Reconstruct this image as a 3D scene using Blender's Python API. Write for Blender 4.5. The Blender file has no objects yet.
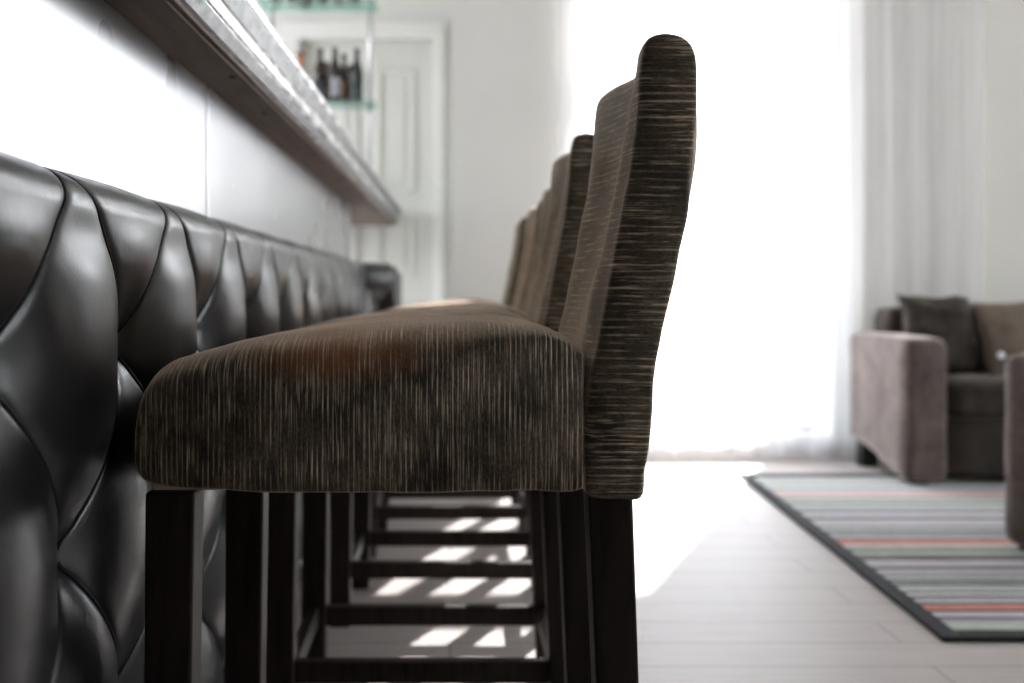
import bpy, bmesh, math, random
import numpy as np
from mathutils import Vector, Matrix, noise

random.seed(7)
sc = bpy.context.scene
COL = sc.collection
PI = math.pi
CAM_H = 0.76
YW = 4.56            # inner face of the window wall
YA = 5.30            # alcove wall with the door


def srgb(r, g, b):
    f = lambda c: (c / 12.92 if c <= 0.04045 else ((c + 0.055) / 1.055) ** 2.4)
    return (f(r / 255), f(g / 255), f(b / 255), 1.0)


# ------------------------------------------------------------------ materials
class NT:
    def __init__(self, name):
        self.m = bpy.data.materials.new(name)
        self.m.use_nodes = True
        self.t = self.m.node_tree
        self.n = self.t.nodes
        self.p = self.n['Principled BSDF']
        self.out = self.n['Material Output']

    def add(self, typ, **kw):
        nd = self.n.new(typ)
        for k, v in kw.items():
            if k in nd.inputs.keys() if hasattr(nd.inputs, 'keys') else False:
                nd.inputs[k].default_value = v
            else:
                setattr(nd, k, v)
        return nd

    def link(self, a, b):
        self.t.links.new(a, b)

    def coord(self, scale=(1, 1, 1), which='Object', rot=(0, 0, 0), vary=False):
        tc = self.add('ShaderNodeTexCoord')
        mp = self.add('ShaderNodeMapping')
        mp.inputs['Scale'].default_value = scale
        mp.inputs['Rotation'].default_value = rot
        self.link(tc.outputs[which], mp.inputs['Vector'])
        if vary:
            oi = self.add('ShaderNodeObjectInfo')
            mu = self.add('ShaderNodeMath', operation='MULTIPLY')
            mu.inputs[1].default_value = 57.0
            self.link(oi.outputs['Random'], mu.inputs[0])
            self.link(mu.outputs[0], mp.inputs['Location'])
        return mp.outputs['Vector']

    def noise(self, vec, scale=5, detail=3, rough=0.55):
        nd = self.add('ShaderNodeTexNoise')
        nd.inputs['Scale'].default_value = scale
        nd.inputs['Detail'].default_value = detail
        nd.inputs['Roughness'].default_value = rough
        self.link(vec, nd.inputs['Vector'])
        return nd.outputs['Fac']

    def ramp(self, fac, stops, interp='LINEAR'):
        r = self.add('ShaderNodeValToRGB')
        r.color_ramp.interpolation = interp
        els = r.color_ramp.elements
        while len(els) < len(stops):
            els.new(0.5)
        for e, (p, c) in zip(els, stops):
            e.position = p
            e.color = c if len(c) == 4 else (*c, 1)
        self.link(fac, r.inputs['Fac'])
        return r.outputs['Color']

    def math(self, op, a, b):
        nd = self.add('ShaderNodeMath', operation=op)
        for i, v in enumerate((a, b)):
            if isinstance(v, (int, float)):
                nd.inputs[i].default_value = v
            else:
                self.link(v, nd.inputs[i])
        return nd.outputs[0]

    def mix(self, fac, a, b, blend='MIX'):
        nd = self.add('ShaderNodeMix', data_type='RGBA', blend_type=blend)
        for i, v in ((0, fac), (6, a), (7, b)):
            if isinstance(v, (int, float, tuple)):
                nd.inputs[i].default_value = v
            else:
                self.link(v, nd.inputs[i])
        return nd.outputs[2]

    def bump(self, h, strength=0.3, dist=0.002):
        b = self.add('ShaderNodeBump')
        b.inputs['Strength'].default_value = strength
        b.inputs['Distance'].default_value = dist
        self.link(h, b.inputs['Height'])
        self.link(b.outputs['Normal'], self.p.inputs['Normal'])

    def set(self, **kw):
        for k, v in kw.items():
            k = k.replace('_', ' ')
            if isinstance(v, (int, float, tuple)):
                self.p.inputs[k].default_value = v
            else:
                self.link(v, self.p.inputs[k])
        return self


def simple(name, col, rough=0.5, metal=0.0, var=0.0, vscale=8, bump=0.0, **kw):
    t = NT(name)
    if var > 0 or bump > 0:
        f = t.noise(t.coord(), vscale, 4)
        lo = tuple(c * (1 - var) for c in col[:3]) + (1,)
        hi = tuple(min(1, c * (1 + var)) for c in col[:3]) + (1,)
        t.set(Base_Color=t.ramp(f, [(0.3, lo), (0.7, hi)]))
        if bump:
            t.bump(f, bump, 0.003)
    else:
        t.set(Base_Color=col)
    t.set(Roughness=rough, Metallic=metal, **kw)
    return t.m


def fabric(name, scale, axis, period, patch=False):
    """ribbed chenille: light threads of uneven length on a dark pile"""
    t = NT(name)
    thread = t.noise(t.coord(scale, vary=True), 1.0, 2.5, 0.6)
    th = t.ramp(thread, [(0.55, (0, 0, 0)), (0.65, (1, 1, 1))])
    wv = t.add('ShaderNodeTexWave', wave_type='BANDS', bands_direction=axis)
    wv.inputs['Scale'].default_value = 2 * PI / (20 * period)
    wv.inputs['Distortion'].default_value = 1.6
    wv.inputs['Detail'].default_value = 2.0
    wv.inputs['Detail Scale'].default_value = 0.25
    t.link(t.coord(vary=True), wv.inputs['Vector'])
    rows = t.ramp(wv.outputs['Fac'], [(0.72, (0, 0, 0)), (0.95, (1, 1, 1))])
    long = t.noise(t.coord(tuple(c * 0.3 if c > 100 else c * 1.6 for c in scale), vary=True), 1.0, 2, 0.5)
    rows = t.mix(1.0, rows, t.ramp(long, [(0.40, (0, 0, 0)), (0.60, (1, 1, 1))]), 'MULTIPLY')
    th = t.mix(1.0, t.mix(1.0, th, (0.55, 0.55, 0.55, 1), 'MULTIPLY'), rows, 'LIGHTEN')
    patchy = t.noise(t.coord(vary=True), 24, 4, 0.6)
    pf = t.ramp(patchy, [(0.38, (0.14, 0.14, 0.14)), (0.64, (1, 1, 1))])
    fac = t.mix(1.0, th, pf, 'MULTIPLY')
    broad = t.noise(t.coord(vary=True), 13, 5, 0.7)
    base = t.ramp(broad, [(0.38, (0.017, 0.0135, 0.008)), (0.62, (0.095, 0.072, 0.047))])
    fine = t.noise(t.coord(tuple(max(0.35, min(1.0, c / 400)) for c in scale), vary=True), 620, 3)
    base = t.mix(0.7, base, t.ramp(fine, [(0.34, (0.15, 0.15, 0.15)), (0.66, (2.0, 2.0, 2.0))]), 'MULTIPLY')
    if patch:
        # rust-coloured area on the seat's near side
        mp = t.coord((1, 1, 1))
        v = t.add('ShaderNodeVectorMath', operation='DISTANCE')
        wob = t.add('ShaderNodeVectorMath', operation='MULTIPLY')
        wob.inputs[1].default_value = (0.55, 0.35, 1.6)
        t.link(mp, wob.inputs[0])
        t.link(wob.outputs[0], v.inputs[0])
        v.inputs[1].default_value = (-0.115 * 0.55, 0.05 * 0.35, 0.70 * 1.6)
        d = t.math('ADD', v.outputs['Value'], t.math('MULTIPLY', patchy, 0.045))
        msk = t.ramp(d, [(0.035, (0.75, 0.75, 0.75)), (0.085, (0, 0, 0))])
        base = t.mix(msk, base, (0.32, 0.115, 0.042, 1))
        # rubbed middle of the seat, painted lighter for the light on its top
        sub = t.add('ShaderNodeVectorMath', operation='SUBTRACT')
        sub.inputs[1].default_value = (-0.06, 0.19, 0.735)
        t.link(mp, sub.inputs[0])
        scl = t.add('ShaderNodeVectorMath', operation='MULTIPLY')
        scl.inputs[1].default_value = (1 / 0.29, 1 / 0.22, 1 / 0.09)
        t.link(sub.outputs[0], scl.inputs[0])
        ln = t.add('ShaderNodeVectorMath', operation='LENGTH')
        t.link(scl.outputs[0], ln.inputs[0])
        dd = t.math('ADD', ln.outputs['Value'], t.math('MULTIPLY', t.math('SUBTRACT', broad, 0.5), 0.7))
        worn_lit = t.ramp(dd, [(0.55, (0.85, 0.85, 0.85)), (1.0, (0, 0, 0))])
        base = t.mix(worn_lit, base, t.ramp(fine, [(0.3, (0.42, 0.28, 0.185)), (0.7, (0.74, 0.53, 0.38))]))
    col = t.mix(fac, base, (0.74, 0.60, 0.43, 1))
    h = t.math('ADD', t.math('MULTIPLY', fac, 0.7), t.math('MULTIPLY', fine, 0.5))
    t.bump(h, 0.55, 0.0022)
    t.set(Base_Color=col, Roughness=0.62, Sheen_Weight=1.0, Sheen_Roughness=0.42,
          Sheen_Tint=(1.0, 0.80, 0.62, 1), Specular_IOR_Level=0.32)
    return t.m


M = {}
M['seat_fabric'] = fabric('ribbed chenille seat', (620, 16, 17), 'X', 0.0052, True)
M['back_fabric'] = fabric('ribbed chenille back', (20, 16, 520), 'Z', 0.0078)
M['seam'] = simple('seam thread', (0.16, 0.13, 0.10, 1), 0.8)
t = NT('dark stained wood')
g = t.noise(t.coord((30, 30, 3), vary=True), 3, 4)
t.set(Base_Color=t.ramp(g, [(0.3, (0.010, 0.007, 0.006)), (0.7, (0.032, 0.022, 0.018))]), Roughness=0.45, Specular_IOR_Level=0.22)
t.bump(g, 0.08, 0.002)
M['leg'] = t.m
M['lining'] = simple('cream lining', srgb(190, 175, 150), 0.9, var=0.1)
# leather
t = NT('black leather')
vo = t.add('ShaderNodeTexVoronoi')
vo.inputs['Scale'].default_value = 420
t.link(t.coord(), vo.inputs['Vector'])
big = t.noise(t.coord(), 14, 3)
t.bump(t.math('ADD', t.math('MULTIPLY', vo.outputs['Distance'], 0.5), t.math('MULTIPLY', big, 3.0)), 0.16, 0.0016)
t.set(Base_Color=(0.005, 0.005, 0.0065, 1), Roughness=t.ramp(big, [(0.3, (0.29,) * 3), (0.7, (0.36,) * 3)]), Specular_IOR_Level=0.45, Coat_Weight=0.35, Coat_Roughness=0.22)
M['leather'] = t.m
# brushed steel sheet behind the bar padding
t = NT('brushed steel sheet')
st = t.noise(t.coord((3, 4, 220)), 1, 3)
cl = t.noise(t.coord(), 4, 2, 0.5)
t.set(Base_Color=t.ramp(cl, [(0.25, (0.40, 0.405, 0.415)), (0.75, (0.47, 0.475, 0.485))]), Metallic=1.0,
      Roughness=t.ramp(cl, [(0.25, (0.26,) * 3), (0.75, (0.31,) * 3)]))
t.bump(t.noise(t.coord(), 3.0, 2), 0.03, 0.01)
M['steel'] = t.m
t = NT('pewter edge')
cl = t.noise(t.coord((1, 0.35, 1)), 38, 5, 0.7)
t.set(Base_Color=t.ramp(cl, [(0.35, (0.50, 0.50, 0.50)), (0.65, (0.80, 0.80, 0.80))]), Metallic=1.0,
      Roughness=t.ramp(cl, [(0.3, (0.16,) * 3), (0.7, (0.34,) * 3)]))
t.bump(cl, 0.15, 0.0012)
M['pewter'] = t.m
t = NT('counter underside wood')
g = t.noise(t.coord((12, 1.2, 12), ), 4, 4)
t.set(Base_Color=t.ramp(g, [(0.3, srgb(98, 80, 70)), (0.7, srgb(128, 108, 95))]), Roughness=0.6)
M['underside'] = t.m
t = NT('tarnished pewter')
cl = t.noise(t.coord((1, 0.4, 1)), 60, 5, 0.7)
t.set(Base_Color=t.ramp(cl, [(0.35, (0.08, 0.08, 0.08)), (0.65, (0.24, 0.24, 0.24))]), Metallic=1.0, Roughness=0.42)
t.bump(cl, 0.2, 0.0015)
M['tarnish'] = t.m
M['shade_line'] = simple('black fold cord', (0.004, 0.004, 0.0045, 1), 0.6, Specular_IOR_Level=0.15)  # black for the drawn-in shade of the leather folds
M['screw'] = simple('dark screw', (0.03, 0.026, 0.022, 1), 0.5, 0.6)
M['plinth'] = simple('black plinth', (0.012, 0.011, 0.011, 1), 0.5)
# room
M['fill_absorber'] = simple('brown wall panelling', srgb(84, 70, 60), 0.6, var=0.1)  # dark tone invented for the unseen rear wall, absorbs fill
M['wall'] = simple('wall paint', srgb(227, 226, 221), 0.85, var=0.012, vscale=3, bump=0.03)
M['ceiling'] = simple('ceiling paint', srgb(238, 237, 232), 0.9, var=0.01)
M['doorpaint'] = simple('door paint', srgb(222, 221, 215), 0.5, var=0.012, vscale=4)
M['white'] = simple('white gloss paint', srgb(238, 237, 232), 0.4, var=0.01)
M['brass'] = simple('brass', (0.62, 0.48, 0.26, 1), 0.3, 1.0)
# floor of pale planks running across the room
t = NT('pale planks')
br = t.add('ShaderNodeTexBrick')
br.offset = 0.37
br.inputs['Scale'].default_value = 1.0
br.inputs['Brick Width'].default_value = 1.55
br.inputs['Row Height'].default_value = 0.135
br.inputs['Mortar Size'].default_value = 0.0022
br.inputs['Mortar Smooth'].default_value = 0.4
br.inputs['Bias'].default_value = 0.0
br.inputs['Color1'].default_value = srgb(184, 176, 173)
br.inputs['Color2'].default_value = srgb(184, 176, 173)
br.inputs['Mortar'].default_value = srgb(128, 119, 115)
t.link(t.coord(), br.inputs['Vector'])
gr = t.noise(t.coord((1.3, 26, 1)), 3, 6, 0.65)
gcol = t.ramp(gr, [(0.3, (0.84, 0.83, 0.83)), (0.7, (1.10, 1.10, 1.10))])
cc = t.mix(1.0, br.outputs['Color'], gcol, 'MULTIPLY')
t.set(Base_Color=cc, Roughness=t.ramp(gr, [(0.3, (0.42,) * 3), (0.7, (0.54,) * 3)]), Specular_IOR_Level=0.28)
t.bump(t.math('SUBTRACT', t.math('MULTIPLY', gr, 0.3), br.outputs['Fac']), 0.15, 0.002)
M['floor'] = t.m
# velvet
t = NT('taupe velvet')
cl = t.noise(t.coord(), 11, 5, 0.65)
t.set(Base_Color=t.ramp(cl, [(0.32, (0.072, 0.055, 0.050)), (0.68, (0.165, 0.131, 0.121))]), Roughness=0.8,
      Sheen_Weight=1.0, Sheen_Roughness=0.35, Sheen_Tint=(0.98, 0.86, 0.81, 1), Specular_IOR_Level=0.15)
t.bump(cl, 0.25, 0.008)
M['velvet'] = t.m
t = NT('dark and shaded brown velvet')
cl = t.noise(t.coord(), 17, 5, 0.65)
t.set(Base_Color=t.ramp(cl, [(0.32, (0.016, 0.012, 0.010)), (0.68, (0.045, 0.036, 0.030))]), Roughness=0.8,
      Sheen_Weight=0.4, Sheen_Roughness=0.4, Sheen_Tint=(0.8, 0.72, 0.66, 1), Specular_IOR_Level=0.15)
t.bump(cl, 0.35, 0.008)
M['dark_shade_velvet'] = t.m  # throw cushion's own tone; on the settees it paints shade
M['tanvelvet'] = simple('brown cushion velvet', (0.13, 0.098, 0.076, 1), 0.85, var=0.25, vscale=14, bump=0.2,
                        Sheen_Weight=0.4, Sheen_Tint=(0.9, 0.8, 0.7, 1))
M['foot'] = simple('black wooden foot', (0.010, 0.009, 0.008, 1), 0.5)
M['button'] = simple('pearl white dot', (0.85, 0.88, 0.95, 1), 0.08, 0.0, Coat_Weight=1.0)
# sheer curtain
t = NT('sheer curtain')
for nd in (t.p,):
    t.n.remove(nd)
weave = t.noise(t.coord((1, 1, 0.02)), 60, 3)
tr = t.add('ShaderNodeBsdfTransparent')
tr.inputs['Color'].default_value = (0.98, 0.98, 1.0, 1)
tl = t.add('ShaderNodeBsdfTranslucent')
tl.inputs['Color'].default_value = (0.92, 0.92, 0.94, 1)
df = t.add('ShaderNodeBsdfDiffuse')
df.inputs['Color'].default_value = (0.88, 0.87, 0.87, 1)
m1 = t.add('ShaderNodeMixShader')
m1.inputs[0].default_value = 0.45
t.link(tl.outputs[0], m1.inputs[1])
t.link(df.outputs[0], m1.inputs[2])
m2 = t.add('ShaderNodeMixShader')
t.link(t.ramp(weave, [(0.3, (0.52,) * 3), (0.7, (0.62,) * 3)]), m2.inputs[0])
t.link(tr.outputs[0], m2.inputs[1])
t.link(m1.outputs[0], m2.inputs[2])
t.link(m2.outputs[0], t.out.inputs['Surface'])
M['sheer'] = t.m
# window pane: clear glass that lets daylight through
t = NT('window glass')
t.n.remove(t.p)
tr = t.add('ShaderNodeBsdfTransparent')
gl = t.add('ShaderNodeBsdfGlossy')
gl.inputs['Roughness'].default_value = 0.02
mx = t.add('ShaderNodeMixShader')
mx.inputs[0].default_value = 0.05
t.link(tr.outputs[0], mx.inputs[1])
t.link(gl.outputs[0], mx.inputs[2])
t.link(mx.outputs[0], t.out.inputs['Surface'])
M['pane'] = t.m
# shelf glass, greenish
t = NT('green shelf glass')
t.set(Base_Color=(0.45, 0.80, 0.68, 1), Roughness=0.05, Transmission_Weight=0.85, IOR=1.5)
M['shelfglass'] = t.m
M['chrome'] = simple('satin chrome', (0.72, 0.72, 0.72, 1), 0.25, 1.0)
M['brownglass'] = simple('dark brown bottle glass', (0.018, 0.006, 0.005, 1), 0.12, Coat_Weight=0.3)
M['greenglass'] = simple('dark green bottle glass', (0.010, 0.020, 0.016, 1), 0.12, Coat_Weight=0.3)
M['redglass'] = simple('dark red bottle', (0.085, 0.018, 0.020, 1), 0.2)
t = NT('amber glass')
t.set(Base_Color=(0.80, 0.26, 0.06, 1), Roughness=0.1, Transmission_Weight=0.35)
M['amber'] = t.m
M['label_white'] = simple('grey white label', srgb(168, 166, 174), 0.6)
M['label_tan'] = simple('tan label', srgb(165, 128, 86), 0.6)
M['label_pink'] = simple('pinkish label', srgb(205, 165, 170), 0.6)
M['label_green'] = simple('dark green label', srgb(45, 60, 55), 0.6)
M['cap'] = simple('bottle cap', (0.03, 0.02, 0.02, 1), 0.35, 0.5)
M['rugblack'] = simple('black rug binding', (0.014, 0.014, 0.017, 1), 0.9, var=0.3, vscale=120, bump=0.4)


def rugcol(name, c):
    t = NT(name)
    f = t.noise(t.coord((9, 160, 1)), 3, 3, 0.7)
    lo = tuple(x * 0.62 for x in c[:3]) + (1,)
    hi = tuple(min(1, x * 1.25) for x in c[:3]) + (1,)
    t.set(Base_Color=t.ramp(f, [(0.3, lo), (0.7, hi)]), Roughness=0.95)
    t.bump(f, 0.6, 0.004)
    return t.m


# ------------------------------------------------------------------ helpers
def smooth(me, on=True):
    me.polygons.foreach_set('use_smooth', [on] * len(me.polygons))


def put(name, me, mat=None, parent=None, sm=None):
    o = bpy.data.objects.new(name, me)
    COL.objects.link(o)
    if mat is not None:
        for m in (mat if isinstance(mat, (list, tuple)) else [mat]):
            me.materials.append(m)
    if parent is not None:
        o.parent = parent
    if sm is not None:
        smooth(me, sm)
    return o


def from_bm(name, bm, mat=None, parent=None, sm=None, angle=None):
    bmesh.ops.recalc_face_normals(bm, faces=bm.faces)
    me = bpy.data.meshes.new(name)
    bm.to_mesh(me)
    bm.free()
    o = put(name, me, mat, parent, sm)
    if angle is not None:
        smooth(me, True)
        me.set_sharp_from_angle(angle=math.radians(angle))
    return o


def from_py(name, v, f, mat=None, parent=None, sm=True, angle=None):
    me = bpy.data.meshes.new(name)
    me.from_pydata(v, [], f)
    me.update()
    o = put(name, me, mat, parent, sm)
    if angle is not None:
        me.set_sharp_from_angle(angle=math.radians(angle))
    return o


def box(bm, x0, x1, y0, y1, z0, z1, bev=0.0, seg=2):
    r = bmesh.ops.create_cube(bm, size=1.0)
    vs = r['verts']
    for v in vs:
        v.co = Vector(((x0 + x1) / 2 + v.co.x * (x1 - x0), (y0 + y1) / 2 + v.co.y * (y1 - y0), (z0 + z1) / 2 + v.co.z * (z1 - z0)))
    if bev > 0:
        es = list({e for v in vs for e in v.link_edges})
        bmesh.ops.bevel(bm, geom=es, offset=bev, segments=seg, profile=0.5, affect='EDGES')
    return bm


def boxes(name, lst, mat, parent=None, bev=0.0, seg=2):
    bm = bmesh.new()
    for b in lst:
        box(bm, *b, bev=bev, seg=seg)
    return from_bm(name, bm, mat, parent)


def prism(name, prof, y0, y1, mat, parent=None, y_shift=None, angle=30):
    """profile of (x, z) points extruded along y; y_shift(y) moves x; open profile closed into a solid"""
    n = len(prof)
    ys = [y0, y1] if y_shift is None else list(np.linspace(y0, y1, 24))
    v = []
    for y in ys:
        s = y_shift(y) if y_shift else 0
        v += [(x + s, y, z) for x, z in prof]
    f = []
    for j in range(len(ys) - 1):
        for i in range(n):
            a, b = j * n + i, j * n + (i + 1) % n
            f.append((a, b, b + n, a + n))
    f.append(tuple(range(n)))
    f.append(tuple(range((len(ys) - 1) * n, len(ys) * n))[::-1])
    bm = bmesh.new()
    bv = [bm.verts.new(p) for p in v]
    for q in f:
        bm.faces.new([bv[i] for i in q])
    return from_bm(name, bm, mat, parent, angle=angle)


def lathe(name, prof, seg, mat, parent=None, angle=50):
    v, f = [], []
    for r, z in prof:
        for k in range(seg):
            a = 2 * PI * k / seg
            v.append((r * math.cos(a), r * math.sin(a), z))
    for j in range(len(prof) - 1):
        for k in range(seg):
            a, b = j * seg + k, j * seg + (k + 1) % seg
            f.append((a, b, b + seg, a + seg))
    f.append(tuple(range(seg))[::-1])
    f.append(tuple(range((len(prof) - 1) * seg, len(prof) * seg)))
    return from_py(name, v, f, mat, parent, True, angle)


def tube(name, pts, r, mat, parent=None, seg=8, closed=False):
    pts = [Vector(p) for p in pts]
    n = len(pts)
    v, f = [], []
    for i, p in enumerate(pts):
        a = pts[(i - 1) % n] if (closed or i > 0) else p
        b = pts[(i + 1) % n] if (closed or i < n - 1) else p
        tg = (b - a).normalized()
        up = Vector((0, 1, 0)) if abs(tg.y) < 0.9 else Vector((1, 0, 0))
        s = tg.cross(up).normalized()
        u = s.cross(tg)
        for k in range(seg):
            an = 2 * PI * k / seg
            v.append(p + s * (r * math.cos(an)) + u * (r * math.sin(an)))
    for i in range(n if closed else n - 1):
        for k in range(seg):
            j = (i + 1) % n
            f.append((i * seg + k, i * seg + (k + 1) % seg, j * seg + (k + 1) % seg, j * seg + k))
    if not closed:
        f.append(tuple(range(seg))[::-1])
        f.append(tuple(range((n - 1) * seg, n * seg)))
    return from_py(name, [tuple(p) for p in v], f, mat, parent, True)


def empty(name, loc, label=None, cat=None, group=None, rz=0.0):
    o = bpy.data.objects.new(name, None)
    o.empty_display_size = 0.1
    COL.objects.link(o)
    o.location = loc
    o.rotation_euler = (0, 0, rz)
    tag(o, label, cat, group)
    return o


def tag(o, label=None, cat=None, group=None, kind=None):
    if label:
        o['label'] = label
    if cat:
        o['category'] = cat
    if group:
        o['group'] = group
    if kind:
        o['kind'] = kind
    return o


def struct(o):
    o['kind'] = 'structure'
    return o


def copy_tree(o, parent=None):
    c = o.copy()
    COL.objects.link(c)
    c.parent = parent
    for ch in list(o.children):
        copy_tree(ch, c)
    return c


def catmull(ctrl, n, closed=True):
    out = []
    m = len(ctrl)
    P = [np.array(c, float) for c in ctrl]
    for i in range(m if closed else m - 1):
        p0, p1, p2, p3 = P[(i - 1) % m] if (closed or i) else P[0], P[i], P[(i + 1) % m], P[(i + 2) % m] if (closed or i < m - 2) else P[m - 1]
        for k in range(n):
            t = k / n
            a = 0.5 * (2 * p1 + (p2 - p0) * t + (2 * p0 - 5 * p1 + 4 * p2 - p3) * t * t + (-p0 + 3 * p1 - 3 * p2 + p3) * t ** 3)
            out.append(a)
    if not closed:
        out.append(P[-1])
    return np.array(out)


def loft(name, prof, W, rv, rh, bulge, xoff, mat, parent, wob=0.0):
    """closed side outline (x, z) carried across the width y = 0..W; the outline draws in near both ends
    (rv deep over a distance rh) and swells by bulge away from them"""
    n = len(prof)
    tang = np.roll(prof, -1, 0) - np.roll(prof, 1, 0)
    nor = np.stack([tang[:, 1], -tang[:, 0]], 1)
    nor /= np.linalg.norm(nor, axis=1)[:, None] + 1e-9
    cen = prof.mean(0)
    area = 0.5 * np.sum(prof[:, 0] * np.roll(prof[:, 1], -1) - np.roll(prof[:, 0], -1) * prof[:, 1])
    if area < 0:
        nor = -nor
    R1 = np.array([rv(x, z) for x, z in prof])
    R2 = np.array([rh(x, z) for x, z in prof])
    B = np.array([bulge(x, z) for x, z in prof])
    ds = [0.0, 0.0012, 0.003, 0.006, 0.010, 0.015, 0.021, 0.028, 0.036, 0.046, 0.058, 0.072, 0.09, 0.11, 0.135, 0.16]
    ds = ds + [W / 2] + [W - d for d in ds[::-1]]
    verts = []
    for y in ds:
        d = min(y, W - y)
        q = np.clip(1 - d / R2, 0, 1)
        ins = R1 * (1 - np.sqrt(np.clip(1 - q * q, 0, 1)))
        e = np.clip(d / 0.06, 0, 1)
        out = B * (e * e * (3 - 2 * e)) - ins
        p = prof + nor * out[:, None]
        for i in range(n):
            w = wob * noise.noise(Vector((p[i, 0] * 22, y * 22, p[i, 1] * 22))) if wob else 0
            verts.append((p[i, 0] + nor[i, 0] * w + xoff(y / W, p[i, 1]), y, p[i, 1] + nor[i, 1] * w))
    m = len(ds)
    faces = []
    for j in range(m - 1):
        for i in range(n):
            a, b = j * n + i, j * n + (i + 1) % n
            faces.append((a, b, b + n, a + n))
    faces.append(tuple(range(n))[::-1])
    faces.append(tuple(range((m - 1) * n, m * n)))
    bm = bmesh.new()
    bv = [bm.verts.new(p) for p in verts]
    for q in faces:
        bm.faces.new([bv[i] for i in q])
    return from_bm(name, bm, mat, parent, angle=50)


# ------------------------------------------------------------------ the room
def wall_with_opening(name, fixed, t0, t1, u0, u1, z1, openings, mat, axis):
    """wall slab with rectangular openings, one mesh. axis 'x': wall lies along x (thickness in y)"""
    bm = bmesh.new()

    def bx(a0, a1, c0, c1):
        if axis == 'x':
            box(bm, a0, a1, t0, t1, c0, c1)
        else:
            box(bm, t0, t1, a0, a1, c0, c1)
    prev = u0
    for (a0, a1, c0, c1) in openings:
        bx(prev, a0, 0, z1)
        if c0 > 0:
            bx(a0, a1, 0, c0)
        bx(a0, a1, c1, z1)
        prev = a1
    bx(prev, u1, 0, z1)
    return struct(from_bm(name, bm, mat))


XL, XR, YB, ZC = -2.4, 4.9, -3.2, 3.0
struct(boxes('floor', [(XL, XR, YB, YA + 0.02, -0.12, 0.0)], M['floor']))
struct(boxes('ceiling', [(XL - 0.2, XR + 0.5, YB - 0.2, YA + 0.14, ZC, ZC + 0.15)], M['ceiling']))
WX0, WX1, WZ0, WZ1 = 0.62, 1.73, 0.115, 2.66
wall_with_opening('wall_back', 0, YW, YW + 0.60, 0.014, XR + 0.5, ZC, [(WX0, WX1, WZ0, WZ1)], M['wall'], 'x')
DX0, DX1, DZ1 = -0.80, -0.085, 2.09
wall_with_opening('wall_alcove', 0, YA, YA + 0.14, XL - 0.2, 0.12, ZC, [(DX0, DX1, 0, DZ1)], M['wall'], 'x')
struct(boxes('wall_return', [(0.014, 0.12, YW + 0.59, YA + 0.02, 0, ZC)], M['wall']))
FILL_LW = [(3.0, 5.0, 0.15, 2.6)]  # unseen opening added to bring light into the alcove
wall_with_opening('wall_left', 0, XL - 0.2, XL, YB, YA, ZC, FILL_LW, M['wall'], 'y')
struct(boxes('wall_rear', [(XL - 0.2, XR + 0.5, YB - 0.2, YB, 0, ZC)], M['fill_absorber']))  # out-of-view wall kept dark to cut fill from behind
FILL_RW = [(-0.2, 1.1, 0.5, 2.6), (1.9, 3.2, 0.5, 2.6)]  # unseen openings added to let in fill light from the right
wall_with_opening('wall_right', 0, XR, XR + 0.5, YB, YW, ZC, FILL_RW, M['wall'], 'y')

# door 1 in the alcove: architrave, leaf with raised panels
door = empty('door_1', (0, 0, 0))
struct(door)
cw = 0.09
boxes('architrave', [(DX0 - cw, DX0 + 0.005, YA - 0.03, YA + 0.001, 0, DZ1 + cw), (DX1 - 0.005, DX1 + cw * 0.55, YA - 0.03, YA + 0.001, 0, DZ1 + cw),
                     (DX0 - cw, DX1 + cw * 0.55, YA - 0.034, YA - 0.001, DZ1, DZ1 + cw)], M['white'], door, 0.006)
lf = boxes('leaf', [(DX0, DX1, YA + 0.03, YA + 0.07, 0.005, DZ1)], M['doorpaint'], door)


def panel(x0, x1, z0, z1):
    bm = bmesh.new()
    yy = YA + 0.03
    fr = 0.028
    for b in ((x0, x0 + fr, z0, z1), (x1 - fr, x1, z0, z1), (x0 + fr, x1 - fr, z0, z0 + fr), (x0 + fr, x1 - fr, z1 - fr, z1)):
        box(bm, b[0], b[1], yy - 0.014, yy + 0.002, b[2], b[3], 0.006, 2)
    box(bm, x0 + 0.05, x1 - 0.05, yy - 0.008, yy + 0.002, z0 + 0.05, z1 - 0.05, 0.007, 2)
    return from_bm('panel', bm, M['doorpaint'], door)


dm = (DX0 + DX1) / 2
for (z0, z1) in ((0.14, 0.72), (0.84, 1.17), (1.29, 1.95)):
    panel(DX0 + 0.09, dm - 0.05, z0, z1)
    panel(dm + 0.05, DX1 - 0.10, z0, z1)
bm = bmesh.new()
bmesh.ops.create_uvsphere(bm, u_segments=20, v_segments=12, radius=0.026, matrix=Matrix.Translation((DX0 + 0.05, YA - 0.025, 1.0)))
box(bm, DX0 + 0.044, DX0 + 0.056, YA - 0.025, YA + 0.03, 0.994, 1.006)
from_bm('handle', bm, M['brass'], door, angle=40)

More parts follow.
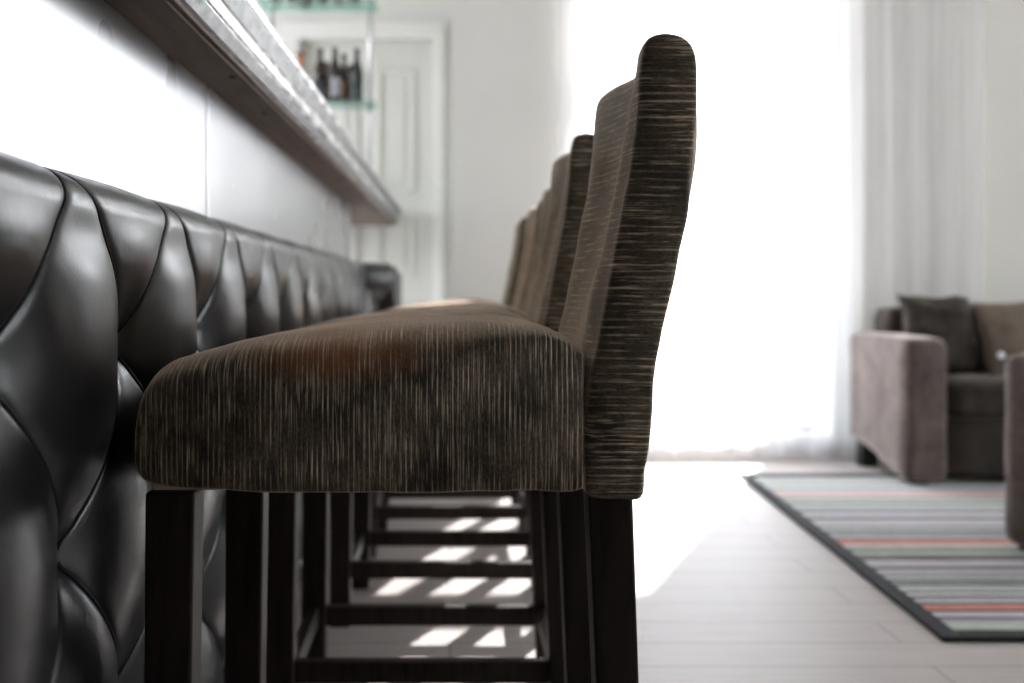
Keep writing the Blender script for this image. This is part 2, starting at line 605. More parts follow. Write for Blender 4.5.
# window frames with panes
def window(name, x0, x1, z0, z1, y, transom, mull, rot=None):
    w = bpy.data.objects.new(name, None)
    COL.objects.link(w)
    struct(w)
    fw = 0.06
    fr = [(x0, x0 + fw, y - 0.04, y + 0.04, z0, z1), (x1 - fw, x1, y - 0.04, y + 0.04, z0, z1),
          (x0 + fw, x1 - fw, y - 0.04, y + 0.04, z0, z0 + fw), (x0 + fw, x1 - fw, y - 0.04, y + 0.04, z1 - fw, z1),
          (x0 + fw, x1 - fw, y - 0.05, y + 0.05, transom - 0.065, transom + 0.065)]
    boxes('window_frame', fr, M['white'], w, 0.005)
    boxes('mullion', [(mull - 0.022, mull + 0.022, y - 0.035, y + 0.035, z0 + fw, z1 - fw)], M['white'], w, 0.004)
    boxes('pane', [(x0 + fw, mull - 0.022, y - 0.003, y + 0.003, z0 + fw, z1 - fw),
                   (mull + 0.022, x1 - fw, y - 0.003, y + 0.003, z0 + fw, z1 - fw)], M['pane'], w)
    return w


window('window_1', WX0, WX1, WZ0, WZ1, YW + 0.30, 1.92, 1.0)
struct(boxes('trim_1', [(WX0 - 0.03, WX1 + 0.03, YW - 0.035, YW + 0.24, WZ0 - 0.03, WZ0)], M['white'], None, 0.006))
for k, (a0, a1, c0, c1) in enumerate(FILL_RW):  # added windows out of view, for fill light
    w = window('window_%d' % (k + 2), -(a1 - a0) / 2, (a1 - a0) / 2, c0, c1, 0.0, 1.9, 0.0)
    w.location = (XR + 0.3, (a0 + a1) / 2, 0)
    w.rotation_euler = (0, 0, PI / 2)
for (a0, a1, c0, c1) in FILL_LW:  # added window out of view, brightens the door recess
    w = window('window_4', -(a1 - a0) / 2, (a1 - a0) / 2, c0, c1, 0.0, 2.0, 0.0)
    w.location = (XL - 0.1, (a0 + a1) / 2, 0)
    w.rotation_euler = (0, 0, PI / 2)
struct(boxes('baseboard_back', [(0.014, WX0 + 0.9, YW - 0.016, YW, 0, 0.09), (WX0 + 0.9, XR, YW - 0.016, YW, 0, 0.09)], M['white'], None, 0.004))
struct(boxes('baseboard_right', [(XR - 0.016, XR, YB, YW - 0.02, 0, 0.09)], M['white'], None, 0.004))

# sheer curtain on its rod
cur = empty('sheer_curtain', (0, YW - 0.09, 0), 'long white sheer curtain hanging over the bright window down to the floor', 'curtain')
CX0, CX1, CZ0, CZ1 = 0.475, 2.40, 0.012, 2.80
nx, nz = 900, 30
V, F = [], []
for j in range(nz + 1):
    tz = j / nz
    z = CZ0 + (CZ1 - CZ0) * tz
    for i in range(nx + 1):
        u = i / nx
        x = CX0 + (CX1 - CX0) * u
        ph = x * 2 * PI / 0.15 + 2.2 * noise.noise(Vector((x * 2.3, 0.3, 0))) + 0.6 * noise.noise(Vector((x * 6, z * 0.5, 2)))
        amp = 0.010 + 0.007 * noise.noise(Vector((x * 3.1, 5, z * 0.25)))
        y = amp * math.sin(ph) + 0.002 * math.sin(ph * 2.3 + 1.0) + 0.010 * noise.noise(Vector((x * 4, z * 0.7, 9)))
        zz = z + (0.006 * math.sin(ph * 0.5 + 0.7) + 0.006 * noise.noise(Vector((x * 3, 1, 1)))) * (1 - tz) ** 6
        V.append((x, y, zz))
for j in range(nz):
    for i in range(nx):
        a = j * (nx + 1) + i
        F.append((a, a + 1, a + nx + 2, a + nx + 1))
from_py('cloth', V, F, M['sheer'], cur, True)
tube('rod', [(CX0 - 0.12, 0, CZ1 + 0.015), (CX1 + 0.12, 0, CZ1 + 0.015)], 0.014, M['chrome'], cur, 14)
boxes('bracket', [(CX0 - 0.06, CX0 - 0.04, -0.01, 0.092, CZ1 + 0.0, CZ1 + 0.03)], M['chrome'], cur)
boxes('bracket', [(CX1 + 0.04, CX1 + 0.06, -0.01, 0.092, CZ1 + 0.0, CZ1 + 0.03)], M['chrome'], cur)

# ------------------------------------------------------------------ the bar
bar = empty('bar_counter', (-0.45, 2.0, 0), 'long bar with black tufted leather front, steel sheet above and pewter-edged counter', 'bar counter')


def rel(o, root):
    o.location = -Vector(root.location)
    return o


PX = -0.377            # plane of the buttons
TP, TQ = 0.32, 0.38    # diamond pitch along and up
Z_BTN = 0.70


def tufted(name, y0, y1, mat, xform, zlo=0.10, zvert=0.840, rr=0.034, yb=1.10):
    """deep buttoned leather: diamonds swell between creases that meet at the buttons"""
    K = 40
    i0, i1 = math.floor((y0 - yb) / (TP / (2 * K))), math.ceil((y1 - yb) / (TP / (2 * K)))
    vmax = zvert + rr * PI / 2 + 0.004
    j0, j1 = math.floor((zlo - Z_BTN) / (TQ / (2 * K))), math.ceil((vmax - Z_BTN) / (TQ / (2 * K)))
    I = np.arange(i0, i1 + 1)
    J = np.arange(j0, j1 + 1)
    A, Bv = np.meshgrid(I / (2 * K), J / (2 * K))

    def surf(A, Bv):
        p, q = A + Bv, A - Bv
        d1, d2 = np.abs(p - np.round(p)), np.abs(q - np.round(q))
        rho2 = d1 * d1 + d2 * d2
        y = yb + A * TP
        v = Z_BTN + Bv * TQ
        fade = np.clip((v - 0.775) / 0.065, 0, 1)
        fade = fade * fade * (3 - 2 * fade)
        dip = 0.021 * np.exp(-rho2 / 0.06) + 0.009 * np.exp(-rho2 / 0.006)
        wl = 0.016
        crease = 1 - (1 - np.exp(-d1 / wl)) * (1 - np.exp(-d2 / wl))
        pil = 0.015 * np.sin(PI * d1) * np.sin(PI * d2)
        h = 0.029 - dip * (1 - fade) - 0.0045 * crease + pil * (1 - 0.85 * fade)
        h = np.clip(h, 0, None)
        e = np.minimum(np.clip((y - y0) / 0.05, 0, 1), np.clip((y1 - y) / 0.05, 0, 1))
        h = h * np.sqrt(np.clip(1 - (1 - e) ** 2, 0, 1))
        b = np.clip((v - zlo) / 0.05, 0, 1)
        h = h * np.sqrt(np.clip(1 - (1 - b) ** 2, 0, 1)) + 0.004
        th = np.clip((v - zvert) / rr, 0, PI / 2)
        over = np.clip(v - zvert - rr * PI / 2, 0, None)
        depth = -rr * (1 - np.cos(th)) - over
        zz = np.where(v < zvert, v, zvert + rr * np.sin(th))
        return depth + h * np.cos(th), y, zz + (h - 0.022) * np.sin(th) * 0.7
    out, y, zz = surf(A, Bv)
    ni, nj = len(I), len(J)
    verts = [xform(o, yy, z) for o, yy, z in zip(out.ravel(), y.ravel(), zz.ravel())]
    faces = []
    for j in range(nj - 1):
        cb = (J[j] + 0.5) / (2 * K)
        for i in range(ni - 1):
            ca = (I[i] + 0.5) / (2 * K)
            a, bq, c, d = j * ni + i, j * ni + i + 1, (j + 1) * ni + i + 1, (j + 1) * ni + i
            if abs((ca + cb) - round(ca + cb)) < abs((ca - cb) - round(ca - cb)):
                faces += [(a, bq, d), (bq, c, d)]
            else:
                faces += [(a, bq, c), (a, c, d)]
    o = from_py(name, verts, faces, mat, None, True)
    # dark tube added in every fold to draw the shade of its gap
    cv, cf = [], []
    kmax = int((y1 - y0) / TP) + 8
    a_lo, a_hi = (max(y0, 0.45) - yb) / TP, (y1 - yb) / TP
    b_lo, b_hi = (zlo + 0.02 - Z_BTN) / TQ, (zvert + rr * 1.2 - Z_BTN) / TQ
    for sgn in (1, -1):
        for k in range(-kmax, kmax * 2):
            bb = np.linspace(b_lo, b_hi, 120)
            aa = k - sgn * bb
            ok = (aa > a_lo + 0.05) & (aa < a_hi - 0.05)
            if ok.sum() < 6:
                continue
            oo, yy, zz_ = surf(aa[ok], bb[ok])
            P = [Vector(xform(x_ + 0.0014, y_, z_)) for x_, y_, z_ in zip(oo, yy, zz_)]
            base = len(cv)
            for i, pt in enumerate(P):
                tg = (P[min(i + 1, len(P) - 1)] - P[max(i - 1, 0)]).normalized()
                s1 = tg.cross(Vector((1, 0.13, 0.07))).normalized()
                s2 = tg.cross(s1)
                for m in range(6):
                    an = m * PI / 3
                    cv.append(tuple(pt + s1 * (0.0025 * math.cos(an)) + s2 * (0.0025 * math.sin(an))))
            for i in range(len(P) - 1):
                for m in range(6):
                    q0, q1 = base + i * 6 + m, base + i * 6 + (m + 1) % 6
                    cf.append((q0, q1, q1 + 6, q0 + 6))
    from_py('fold_shade_line', cv, cf, M['shade_line'], o, True)
    btn = []
    for row in range(-4, 1):
        for k in range(-kmax, kmax):
            aa = k + (0.5 if row % 2 else 0.0)
            bb = row * 0.5
            yy, vz = yb + aa * TP, Z_BTN + bb * TQ
            if y0 + 0.06 < yy < y1 - 0.06 and zlo + 0.04 < vz < zvert:
                btn.append((yy, vz))
    return o, btn


front, btns = tufted('tufted_panel', -0.35, 4.10, M['leather'], lambda o, y, z: (PX + o, y, z))
front.parent = bar
rel(front, bar)
bmz = bmesh.new()
bmesh.ops.create_uvsphere(bmz, u_segments=12, v_segments=8, radius=0.009)
for v in bmz.verts:
    v.co.x *= 0.55
me_btn = bpy.data.meshes.new('button')
bmz.to_mesh(me_btn)
bmz.free()
smooth(me_btn)
me_btn.materials.append(M['leather'])
for (yy, vz) in btns:
    if yy > 0.5:
        o = bpy.data.objects.new('button', me_btn)
        COL.objects.link(o)
        o.parent = front
        o.location = (PX + 0.004, yy, vz)
XM = -0.405
body = boxes('carcass', [(-0.80, PX - 0.004, -0.35, 4.10, 0.10, 0.80), (-0.80, XM - 0.052, -0.35, 4.10, 0.80, 1.10)], M['plinth'], bar)
rel(body, bar)
rel(boxes('plinth', [(-0.78, PX - 0.012, -0.33, 4.08, 0.0, 0.10)], M['plinth'], bar), bar)
for (a, b) in ((-0.35, 1.667), (1.670, 3.60), (3.603, 4.10)):
    sh = boxes('steel_sheet', [(XM - 0.003, XM, a, b, 0.81, 1.1025)], M['steel'], bar, 0.0008)
    if a < 1:
        for v in sh.data.vertices:          # this sheet sits a little out of true
            v.co.x -= 0.006 * (1.667 - v.co.y)
    rel(sh, bar)
rel(boxes('seam_strip', [(XM - 0.004, XM + 0.0012, 1.660, 1.676, 0.81, 1.1025)], M['chrome'], bar, 0.0005), bar)
ZU = CAM_H + 0.343
slide = lambda y: 0.040 * max(0.0, y - 1.2) / 4.0
YC0, YC1 = -0.35, 5.262
# timber slab under the metal edge
rel(prism('counter_top', [(-0.92, ZU), (-0.338, ZU), (-0.338, ZU + 0.004), (-0.330, ZU + 0.004), (-0.328, ZU + 0.008),
                          (-0.328, ZU + 0.06), (-0.92, ZU + 0.06)], YC0, YC1, M['underside'], bar, slide), bar)
pf = [(-0.336, ZU + 0.0085), (-0.322, ZU + 0.0095), (-0.314, ZU + 0.027), (-0.3155, ZU + 0.0285), (-0.3115, ZU + 0.030), (-0.3085, ZU + 0.034),
      (-0.3075, ZU + 0.040), (-0.3080, ZU + 0.047), (-0.3095, ZU + 0.0495), (-0.3075, ZU + 0.0505), (-0.298, ZU + 0.076), (-0.2995, ZU + 0.0775),
      (-0.2955, ZU + 0.079), (-0.294, ZU + 0.083), (-0.294, ZU + 0.090), (-0.297, ZU + 0.094), (-0.304, ZU + 0.096),
      (-0.92, ZU + 0.096), (-0.92, ZU + 0.0605), (-0.336, ZU + 0.0605)]
em = rel(prism('edge_moulding', pf, YC0, YC1 + 0.004, [M['pewter'], M['tarnish']], bar, slide, angle=28), bar)
for p in em.data.polygons:               # the two flat bands of the moulding are tarnished
    zc = p.center.z - ZU
    if p.normal.x > 0.3 and (0.012 < zc < 0.0265 or 0.055 < zc < 0.0755):
        p.material_index = 1
for (sx, sy) in ((-0.352, 1.60), (-0.365, 1.93), (-0.352, 2.5), (-0.362, 3.1), (-0.352, 1.15)):
    bm = bmesh.new()
    bmesh.ops.create_cone(bm, cap_ends=True, segments=16, radius1=0.0055, radius2=0.0065, depth=0.003,
                          matrix=Matrix.Translation((sx + slide(sy), sy, ZU - 0.001)))
    rel(from_bm('screw', bm, M['screw'], bar, angle=30), bar)
# the short return at the far end, facing down the room
CP, CD, CN = Vector((-0.366, 4.060, 0)), Vector((0.80, 0.60, 0)), Vector((0.60, -0.80, 0))


def corner(o, y, z):
    q = CP + CD * y + CN * (o - 0.012)
    return (q.x, q.y, z)


ret, rb = tufted('corner_panel', -0.05, 0.190, M['leather'], corner, yb=0.085, zvert=0.834)
ret.parent = bar
rel(ret, bar)
bm = bmesh.new()
cv = [(-0.39, 4.101), (-0.352, 4.103), (-0.218, 4.203), (-0.218, 4.52), (-0.39, 4.52)]
lo = [bm.verts.new((x, y, 0.0)) for x, y in cv]
hi = [bm.verts.new((x, y, 0.835)) for x, y in cv]
bm.faces.new(lo)
bm.faces.new(hi)
for i in range(5):
    bm.faces.new((lo[i], lo[(i + 1) % 5], hi[(i + 1) % 5], hi[i]))
rel(from_bm('corner_carcass', bm, M['plinth'], bar), bar)

# ------------------------------------------------------------------ bar stools
SW = 0.36
BW = 0.33
seat_prof = catmull([(0.134, 0.560), (0.05, 0.5585), (-0.10, 0.557), (-0.23, 0.5585), (-0.285, 0.562), (-0.309, 0.570),
                     (-0.3185, 0.592), (-0.3205, 0.63), (-0.316, 0.661), (-0.296, 0.683), (-0.256, 0.698), (-0.19, 0.7125),
                     (-0.10, 0.7245), (0.0, 0.7305), (0.07, 0.7275), (0.116, 0.716), (0.138, 0.700), (0.1395, 0.682), (0.139, 0.66), (0.136, 0.60)], 6)
back_prof = catmull([(0.193, 0.554), (0.1965, 0.581), (0.2015, 0.621), (0.205, 0.666), (0.2105, 0.706), (0.219, 0.746),
                     (0.2285, 0.786), (0.238, 0.836), (0.244, 0.886), (0.247, 0.936), (0.248, 0.978), (0.2455, 0.998),
                     (0.2365, 1.0105), (0.219, 1.016), (0.203, 1.013), (0.1945, 1.004), (0.1915, 0.985), (0.1885, 0.945), (0.1825, 0.891),
                     (0.174, 0.845), (0.165, 0.795), (0.156, 0.745), (0.148, 0.703), (0.140, 0.663), (0.1360, 0.61), (0.1355, 0.575), (0.1375, 0.557),
                     (0.150, 0.553), (0.172, 0.553)], 5)


def sstep(t):
    t = min(1.0, max(0.0, t))
    return t * t * (3 - 2 * t)


back_prof[:, 1] += np.clip((back_prof[:, 1] - 0.93) / 0.07, 0, 1) * 0.0045


def front_of(x, z):
    # 1 on the sitter's side of the backrest
    mid = np.interp(z, [0.55, 0.7, 0.8, 0.9, 1.0], [0.165, 0.18, 0.198, 0.213, 0.219])
    return x < mid


def concave(s, z):
    k = sstep((z - 0.58) / 0.36)
    return 0.030 * k * math.sin(PI * s) ** 2


stool = empty('bar_stool', (0, 1.0, 0))
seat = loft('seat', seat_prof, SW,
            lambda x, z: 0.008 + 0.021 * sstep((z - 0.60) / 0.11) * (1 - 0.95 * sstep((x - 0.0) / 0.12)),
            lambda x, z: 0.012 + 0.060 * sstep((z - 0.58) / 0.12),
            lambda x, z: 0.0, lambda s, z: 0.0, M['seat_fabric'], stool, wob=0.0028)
back = loft('backrest', back_prof, BW, lambda x, z: 0.006, lambda x, z: 0.006,
            lambda x, z: (0.010 if front_of(x, z) else 0.003) * sstep((1.01 - z) / 0.10) * sstep((z - 0.57) / 0.08) + 0.002,
            concave, M['back_fabric'], stool, wob=0.0022)
for yy in (0.0055, BW - 0.0055):
    fp = [(x + (0.0016 if front_of(x, z) else -0.0022), yy - 0.001 if yy < 0.1 else yy + 0.001, z - (0.003 if z > 0.99 else 0)) for x, z in back_prof]
    tube('seam', fp, 0.0014, M['seam'], back, 6, True)
boxes('dust_cover', [(-0.302, 0.12, 0.010, SW - 0.010, 0.5585, 0.570)], M['lining'], stool, 0.003)


def leg(x0, x1, y0, y1, dx, dy):
    bm = bmesh.new()
    b = 0.003
    box(bm, x0, x1, y0, y1, 0.0, 0.556, b, 2)
    for v in bm.verts:
        t = 1 - v.co.z / 0.556
        cx, cy = (x0 + x1) / 2, (y0 + y1) / 2
        k = 1 - 0.10 * t
        v.co.x = cx + (v.co.x - cx) * k + dx * t
        v.co.y = cy + (v.co.y - cy) * k + dy * t
    return from_bm('leg', bm, M['leg'], stool)


for y0, y1, dy in ((0.012, 0.056, -0.002), (SW - 0.060, SW - 0.016, 0.002)):
    k = 0.0 if y0 < 0.1 else 0.017
    leg(-0.309 + k, -0.259 + k, y0, y1, -0.006, dy)
    leg(0.1400, 0.1850, y0, y1, 0.021, dy)
ZS0, ZS1 = 0.108, 0.145
for y0, y1 in ((0.022, 0.046), (SW - 0.050, SW - 0.026)):
    boxes('stretcher', [(-0.268, 0.158, y0, y1, ZS0, ZS1)], M['leg'], stool, 0.003)
boxes('stretcher', [(-0.284, -0.262, 0.045, SW - 0.05, ZS0, ZS1)], M['leg'], stool, 0.003)
boxes('stretcher', [(0.162, 0.184, 0.045, SW - 0.05, ZS0, ZS1)], M['leg'], stool, 0.003)

slots = [(0.0, 1.0, 0.0, 'chenille bar stool standing closest, its whole seat and ribbed back edge in view'),
         (0.007, 1.635, 0.0, 'second chenille bar stool along the bar, directly behind the closest stool'),
         (0.040, 2.24, -0.6, 'middle chenille bar stool of the five along the bar, blurred'),
         (0.055, 2.83, 0.4, 'fourth chenille bar stool along the bar, next to the last one'),
         (0.052, 3.50, -0.8, 'last chenille bar stool, at the far end of the bar by the wall')]
for k, (dx, y, rz, lab) in enumerate(slots):
    o = stool if k == 0 else copy_tree(stool)
    o.location = (dx, y, 0)
    o.rotation_euler = (0, 0, math.radians(rz))
    tag(o, lab, 'bar stool', 'chenille bar stools in a row along the bar')

# ------------------------------------------------------------------ glass shelves and bottles
YS = 4.72
shelf = empty('glass_shelf_unit', (-0.55, YS, ZU + 0.0965), 'chrome-posted rack of green glass shelves holding bottles before the panelled door', 'shelf')
ZA, ZB = 1.641, 2.110
for z in (ZA, ZB):
    rel(boxes('shelf', [(-0.90, -0.345, YS - 0.092, YS + 0.092, z - 0.006, z)], M['shelfglass'], shelf, 0.0015), shelf)
for px in (-0.86, -0.385):
    rel(tube('post', [(px, YS + 0.108, ZU + 0.0965), (px, YS + 0.108, 2.75)], 0.012, M['chrome'], shelf, 14), shelf)
    for z in (ZA, ZB):
        rel(boxes('clip', [(px - 0.014, px + 0.014, YS + 0.075, YS + 0.100, z - 0.020, z - 0.006)], M['chrome'], shelf, 0.003), shelf)


def bottle(px, z, h, r, glass, lab, label, neck=0.42, capm='cap', dy=0.0):
    x = (px - 450) / 1000 * (YS + dy)
    o = empty('bottle', (x, YS + dy, z), label, 'bottle', 'bottles on the glass shelves')
    zs = h * (1 - neck)
    rn = r * 0.40
    lathe('glass', [(r * 0.7, 0.0), (r * 0.95, 0.003), (r, 0.010), (r, zs * 0.92), (r * 0.96, zs), (r * 0.82, zs + h * 0.06), (r * 0.6, zs + h * 0.13),
                    (rn * 1.1, zs + h * 0.20), (rn, zs + h * 0.26), (rn * 0.9, h - 0.022), (rn * 1.1, h - 0.02), (rn * 1.1, h - 0.012)], 20, glass, o)
    lathe('cap', [(rn * 1.12, h - 0.0125), (rn * 1.2, h - 0.011), (rn * 1.15, h - 0.002), (rn * 0.9, h)], 16, M[capm], o)
    if lab is not None:
        V, F = [], []
        a0 = -PI / 2 + (0.35 if int(px) % 2 else -0.25)
        for i in range(13):
            an = a0 + (i / 12 - 0.5) * 1.7
            for rr_ in (r * 0.99, r * 1.015):
                for z_ in (zs * 0.15, zs * 0.74):
                    V.append((rr_ * math.cos(an), rr_ * math.sin(an), z_))
        for i in range(12):
            a = i * 4
            F += [(a + 2, a + 6, a + 7, a + 3), (a, a + 1, a + 5, a + 4), (a, a + 4, a + 6, a + 2), (a + 1, a + 3, a + 7, a + 5)]
        F += [(0, 2, 3, 1), (48, 49, 51, 50)]
        from_py('paper_label', V, F, lab, o, False)
    return o


bottle(282, ZA, 0.285, 0.036, M['greenglass'], M['label_green'], 'dark bottle on the lower glass shelf, only its top showing above the counter edge')
bottle(300, ZA, 0.245, 0.040, M['amber'], None, 'orange amber bottle on the lower glass shelf, half hidden by the counter edge', 0.6)
bottle(320, ZA, 0.250, 0.031, M['brownglass'], M['label_green'], 'dark brown bottle with dark green label, leftmost of the lower shelf cluster', 0.42, dy=-0.058)
bottle(326.5, ZA, 0.215, 0.031, M['redglass'], M['label_green'], 'short reddish bottle standing between two taller dark bottles on the lower shelf', 0.45, dy=0.06)
bottle(335, ZA, 0.255, 0.031, M['brownglass'], M['label_white'], 'tall brown bottle with white label in the middle of the lower shelf cluster', 0.42, dy=-0.058)
bottle(344, ZA, 0.238, 0.030, M['brownglass'], M['label_tan'], 'brown bottle with tan label on the lower glass shelf', 0.42, dy=0.0)
bottle(351, ZA, 0.20, 0.030, M['redglass'], M['label_white'], 'low reddish bottle with white label behind the tan-labelled bottle', 0.42, dy=0.06)
bottle(357, ZA, 0.252, 0.030, M['greenglass'], None, 'dark bottle without a label close to the chrome post on the lower shelf', 0.42, dy=-0.05)
for px, g, lab, dy, txt in ((277, 'greenglass', 'label_green', 0.0, 'dark green bottle on the upper shelf above the counter edge'),
                            (293, 'brownglass', None, -0.02, 'dark brown bottle on the upper shelf, only its black base showing'),
                            (306, 'redglass', 'label_pink', 0.01, 'bottle with pinkish label on the upper shelf beside a black-based bottle'),
                            (322, 'greenglass', 'label_white', -0.02, 'green bottle with white label in the middle of the upper shelf'),
                            (339, 'redglass', 'label_pink', 0.0, 'red bottle with pink label on the upper shelf near the post'),
                            (354, 'brownglass', None, -0.02, 'dark brown bottle on the upper shelf next to the chrome post')):
    bottle(px, ZB, 0.27, 0.029 if px != 322 else 0.036, M[g], M[lab] if lab else None, txt, 0.4, dy=dy)

# ------------------------------------------------------------------ rug
cols = {'mint': srgb(200, 206, 202), 'grey': srgb(176, 174, 176), 'lav': srgb(204, 200, 207), 'pink': srgb(224, 186, 178), 'salmon': srgb(228, 140, 122),
        'char': srgb(92, 90, 95), 'black': srgb(52, 52, 57), 'pale': srgb(222, 222, 219), 'sage': srgb(188, 196, 184), 'taupe': srgb(166, 156, 152)}
names = list(cols)
RX0, RX1, RY0, RY1 = 1.065, 3.35, 2.16, 4.10
rnd = random.Random(11)
seq = [('black', .012), ('sage', .038), ('grey', .022), ('char', .012), ('lav', .030), ('black', .008), ('salmon', .012), ('pink', .010), ('salmon', .014), ('char', .010), ('lav', .030), ('black', .014), ('pale', .022), ('char', .010),
       ('mint', .036), ('black', .010), ('grey', .024), ('black', .012), ('mint', .030), ('char', .010), ('lav', .036), ('black', .014), ('grey', .022), ('lav', .040), ('black', .010),
       ('taupe', .020), ('char', .010), ('sage', .045), ('black', .012), ('mint', .030), ('pale', .016), ('salmon', .020), ('pink', .016), ('salmon', .008), ('char', .012), ('lav', .032),
       ('grey', .026), ('black', .012), ('mint', .046), ('char', .014), ('pale', .024), ('lav', .050), ('black', .012), ('taupe', .020), ('lav', .056), ('char', .014), ('grey', .050), ('mint', .040), ('black', .012),
       ('sage', .050), ('grey', .060), ('pink', .050), ('lav', .040), ('char', .012), ('mint', .070), ('grey', .040), ('taupe', .02), ('mint', .06), ('black', .012)]
bwid = 0.045
tot = sum(w for _, w in seq)
kf = (RY1 - RY0 - 2 * bwid) / tot
rug = empty('striped_rug', ((RX0 + RX1) / 2, (RY0 + RY1) / 2, 0), 'woven striped rug with black binding on the pale plank floor', 'rug')
V, F, MI = [], [], []
y = RY0 + bwid
nxr = 60
for (nm, w) in seq:
    w *= kf
    base = len(V)
    for (yy, zz) in ((y, 0.0075), (y + w * 0.5, 0.0105), (y + w, 0.0075)):
        for i in range(nxr + 1):
            xx = RX0 + bwid + (RX1 - RX0 - 2 * bwid) * i / nxr
            V.append((xx, yy, zz + 0.001 * noise.noise(Vector((xx * 5, yy * 5, 0)))))
    for r in range(2):
        for i in range(nxr):
            a = base + r * (nxr + 1) + i
            F.append((a, a + 1, a + nxr + 2, a + nxr + 1))
            MI.append(names.index(nm))
    y += w
me = bpy.data.meshes.new('weave')
me.from_pydata(V, [], F)
me.update()
for nm in names:
    me.materials.append(rugcol('rug ' + nm, cols[nm]))
me.polygons.foreach_set('material_index', MI)
o = put('weave', me, None, rug, True)
rel(o, rug)
rel(boxes('binding', [(RX0, RX0 + bwid, RY0, RY1, 0.0, 0.013), (RX1 - bwid, RX1, RY0, RY1, 0.0, 0.013),
                      (RX0 + bwid, RX1 - bwid, RY0, RY0 + bwid * 0.75, 0.0, 0.013), (RX0 + bwid, RX1 - bwid, RY1 - bwid, RY1, 0.0, 0.013)], M['rugblack'], rug, 0.004), rug)

for ch in rug.children:
    for v in ch.data.vertices:
        v.co.x += 0.060 * (v.co.y - RY0)

# ------------------------------------------------------------------ sofa and armchair
def soft(name, x0, x1, y0, y1, z0, z1, r, mat, parent, puff=0.0, amp=0.004, cuts=10):
    """upholstered block: rounded box, swollen and slightly uneven"""
    bm = bmesh.new()
    bmesh.ops.create_cube(bm, size=2.0)
    bmesh.ops.subdivide_edges(bm, edges=bm.edges[:], cuts=cuts, use_grid_fill=True)
    hx, hy, hz = (x1 - x0) / 2, (y1 - y0) / 2, (z1 - z0) / 2
    c = Vector(((x0 + x1) / 2, (y0 + y1) / 2, (z0 + z1) / 2))
    for v in bm.verts:
        u = v.co.copy()
        p = Vector((u.x * hx, u.y * hy, u.z * hz))
        inner = Vector((max(-hx + r, min(hx - r, p.x)), max(-hy + r, min(hy - r, p.y)), max(-hz + r, min(hz - r, p.z))))
        d = p - inner
        if d.length > 1e-6:
            p = inner + d.normalized() * r
        pf = puff * (1 - u.x ** 2) * (1 - u.y ** 2) if abs(u.z) > 0.99 else 0
        p.z += math.copysign(pf, u.z)
        w = amp * noise.noise_vector(p * 9 + c * 3)
        v.co = c + p + Vector(w)
    return from_bm(name, bm, mat, parent, sm=True)


def settee(name, w, loc, rz, label, cat, cushions, dep=0.60):
    """slipcovered low seat: arms, back, base, seat cushions, feet; front faces -y, origin at the front of its end arm"""
    r = empty(name, loc, label, cat, None, rz)
    aw = 0.165
    for x0 in (0.0, w - aw):
        a = soft('arm', x0, x0 + aw, 0.0, dep, 0.012, 0.565, 0.035, M['velvet'], r, 0.006, 0.004, 14)
        for v in a.data.vertices:
            if v.co.z < 0.2:          # the slipcover's hem lifts towards the back
                k = max(0.0, (v.co.y - 0.08) / dep)
                v.co.z += 0.10 * math.sin(min(1.0, k * 1.1) * PI / 2) * (0.2 - v.co.z) / 0.19
            if v.co.z < 0.4 and v.co.y < 0.1:
                v.co.x += (v.co.x - (x0 + aw / 2)) * 0.10 * (0.4 - v.co.z)
        bm = bmesh.new()
    soft('base', aw - 0.02, w - aw + 0.02, 0.025, dep - 0.02, 0.03, 0.26, 0.02, M['dark_shade_velvet'], r, 0, 0.003)  # darker velvet paints in the shade on base, back and cushions
    soft('back', aw - 0.06, w - aw + 0.06, dep - 0.20, dep + 0.0, 0.10, 0.685, 0.05, M['dark_shade_velvet'], r, 0.0, 0.005)
    cwid = (w - 2 * aw) / cushions
    for k in range(cushions):
        soft('seat_cushion', aw + cwid * k + 0.004, aw + cwid * (k + 1) - 0.004, 0.012, dep - 0.19, 0.255, 0.395, 0.035, M['dark_shade_velvet'], r, 0.018, 0.004)
    for fx in (0.03, w - 0.10):
        for fy in (0.035, dep - 0.10):
            boxes('foot', [(fx, fx + 0.07, fy, fy + 0.07, 0.0 if fy < 0.1 or cushions == 1 else -0.0118, 0.16)], M['foot'], r, 0.004)
    return r


sofa = settee('sofa', 1.55, (1.752, 3.835, 0.0125), math.radians(0.0), 'low taupe velvet sofa with its back to the curtain', 'sofa', 2, 0.585)
chair = settee('armchair', 0.72, (2.252, 3.214, 0.0125), math.radians(-155), 'taupe velvet armchair cut off at the edge of the picture, standing on the striped rug', 'armchair', 1, 0.68)
# front of the armchair faces -x


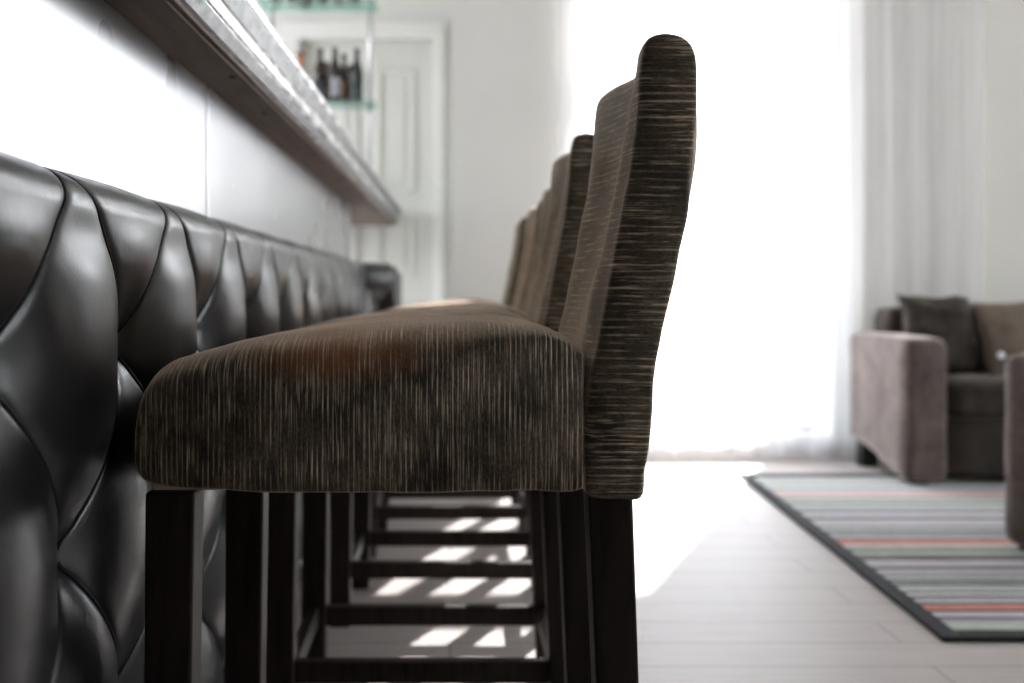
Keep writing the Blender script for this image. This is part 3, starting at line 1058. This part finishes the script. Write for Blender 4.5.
def pillow(name, w, h, th, mat, loc, rot, label, lumps):
    n = 36
    V, F = [], []
    for side in (1, -1):
        for j in range(n + 1):
            for i in range(n + 1):
                u, v = 2 * i / n - 1, 2 * j / n - 1
                k = (max(0, 1 - abs(u) ** 2.6) * max(0, 1 - abs(v) ** 2.6)) ** 0.5
                pin = 1 - 0.07 * (1 - abs(v)) * abs(u) ** 3 - 0.0
                pin2 = 1 - 0.07 * (1 - abs(u)) * abs(v) ** 3
                p = Vector((u * w / 2 * pin, side * th / 2 * k, v * h / 2 * pin2))
                p += Vector(noise.noise_vector(p * 9 + Vector((w * 40, 0, 3)))) * lumps * (0.3 + k)
                V.append(p)
    m = (n + 1) ** 2
    for s in (0, 1):
        for j in range(n):
            for i in range(n):
                a = s * m + j * (n + 1) + i
                q = (a, a + 1, a + n + 2, a + n + 1)
                F.append(q if s == 0 else q[::-1])
    bm = bmesh.new()
    bv = [bm.verts.new(p) for p in V]
    for q in F:
        bm.faces.new([bv[i] for i in q])
    bmesh.ops.remove_doubles(bm, verts=bm.verts, dist=0.0008)
    root = empty(name, loc, label, 'cushion')
    root.rotation_euler = rot
    from_bm('cover', bm, mat, root, sm=True)
    return root


pillow('throw_pillow', 0.31, 0.34, 0.14, M['dark_shade_velvet'], (2.015, 4.11, 0.588), (math.radians(-24), math.radians(2), math.radians(6)),
       'rumpled dark brown throw cushion leaning in the corner of the sofa by its arm', 0.034)
p2 = pillow('throw_pillow', 0.36, 0.32, 0.13, M['tanvelvet'], (2.33, 4.06, 0.575), (math.radians(-20), math.radians(-4), 0),
            'lighter brown throw cushion with a shiny white dot, on the sofa seat', 0.010)
bm = bmesh.new()
bmesh.ops.create_uvsphere(bm, u_segments=16, v_segments=10, radius=0.016)
for v in bm.verts:
    v.co.y *= 0.6
b = from_bm('button', bm, M['button'], p2, sm=True)  # small flattened white ball on the cushion's face
b.location = (-0.14, -0.052, -0.085)

# ------------------------------------------------------------------ light
w = bpy.data.worlds.new('World')
sc.world = w
w.use_nodes = True
nt = w.node_tree
bg = nt.nodes['Background']
tc = nt.nodes.new('ShaderNodeTexCoord')
sp = nt.nodes.new('ShaderNodeSeparateXYZ')
nt.links.new(tc.outputs['Generated'], sp.inputs[0])
rp = nt.nodes.new('ShaderNodeValToRGB')
e = rp.color_ramp.elements
e[0].position, e[0].color = 0.0, (0.42, 0.43, 0.48, 1)
e[1].position, e[1].color = 1.0, (0.66, 0.82, 1.0, 1)
for p, c in ((0.46, (0.50, 0.50, 0.53, 1)), (0.52, (0.93, 0.97, 1.0, 1)), (0.70, (0.84, 0.92, 1.0, 1))):
    q = e.new(p)
    q.color = c
ma = nt.nodes.new('ShaderNodeMath')
ma.operation = 'MULTIPLY_ADD'
ma.inputs[1].default_value = 0.5
ma.inputs[2].default_value = 0.5
nt.links.new(sp.outputs['Z'], ma.inputs[0])
nt.links.new(ma.outputs[0], rp.inputs['Fac'])
nt.links.new(rp.outputs['Color'], bg.inputs['Color'])
bg.inputs['Strength'].default_value = 5.0

sun = bpy.data.lights.new('sun', 'SUN')
sun.energy = 16.0
sun.angle = math.radians(0.6)
sun.color = (1.0, 0.97, 0.93)
so = bpy.data.objects.new('sun', sun)
COL.objects.link(so)
az, el = math.radians(25), math.radians(35)
d = Vector((math.sin(az) * math.cos(el), math.cos(az) * math.cos(el), math.sin(el)))
so.rotation_euler = d.to_track_quat('Z', 'Y').to_euler()
so.location = d * 12

# ------------------------------------------------------------------ camera
cam = bpy.data.cameras.new('camera')
cam.lens = 36.0 * 1000 / 1024
cam.sensor_width = 36
cam.shift_x = 62 / 1024
cam.shift_y = -50.5 / 1024
cam.clip_start = 0.02
cam.dof.use_dof = True
cam.dof.focus_distance = 1.04
cam.dof.aperture_fstop = 3.2
co = bpy.data.objects.new('camera', cam)
COL.objects.link(co)
co.location = (0, 0, CAM_H)
co.rotation_euler = (PI / 2, 0, 0)
sc.camera = co

sc.view_settings.view_transform = 'Standard'
sc.view_settings.look = 'None'
sc.view_settings.gamma = 1
sc.view_settings.use_curve_mapping = False
sc.view_settings.exposure = 1.08
sc.cycles.use_denoising = True
sc.cycles.max_bounces = 10
sc.cycles.diffuse_bounces = 5
sc.cycles.sample_clamp_indirect = 8.0
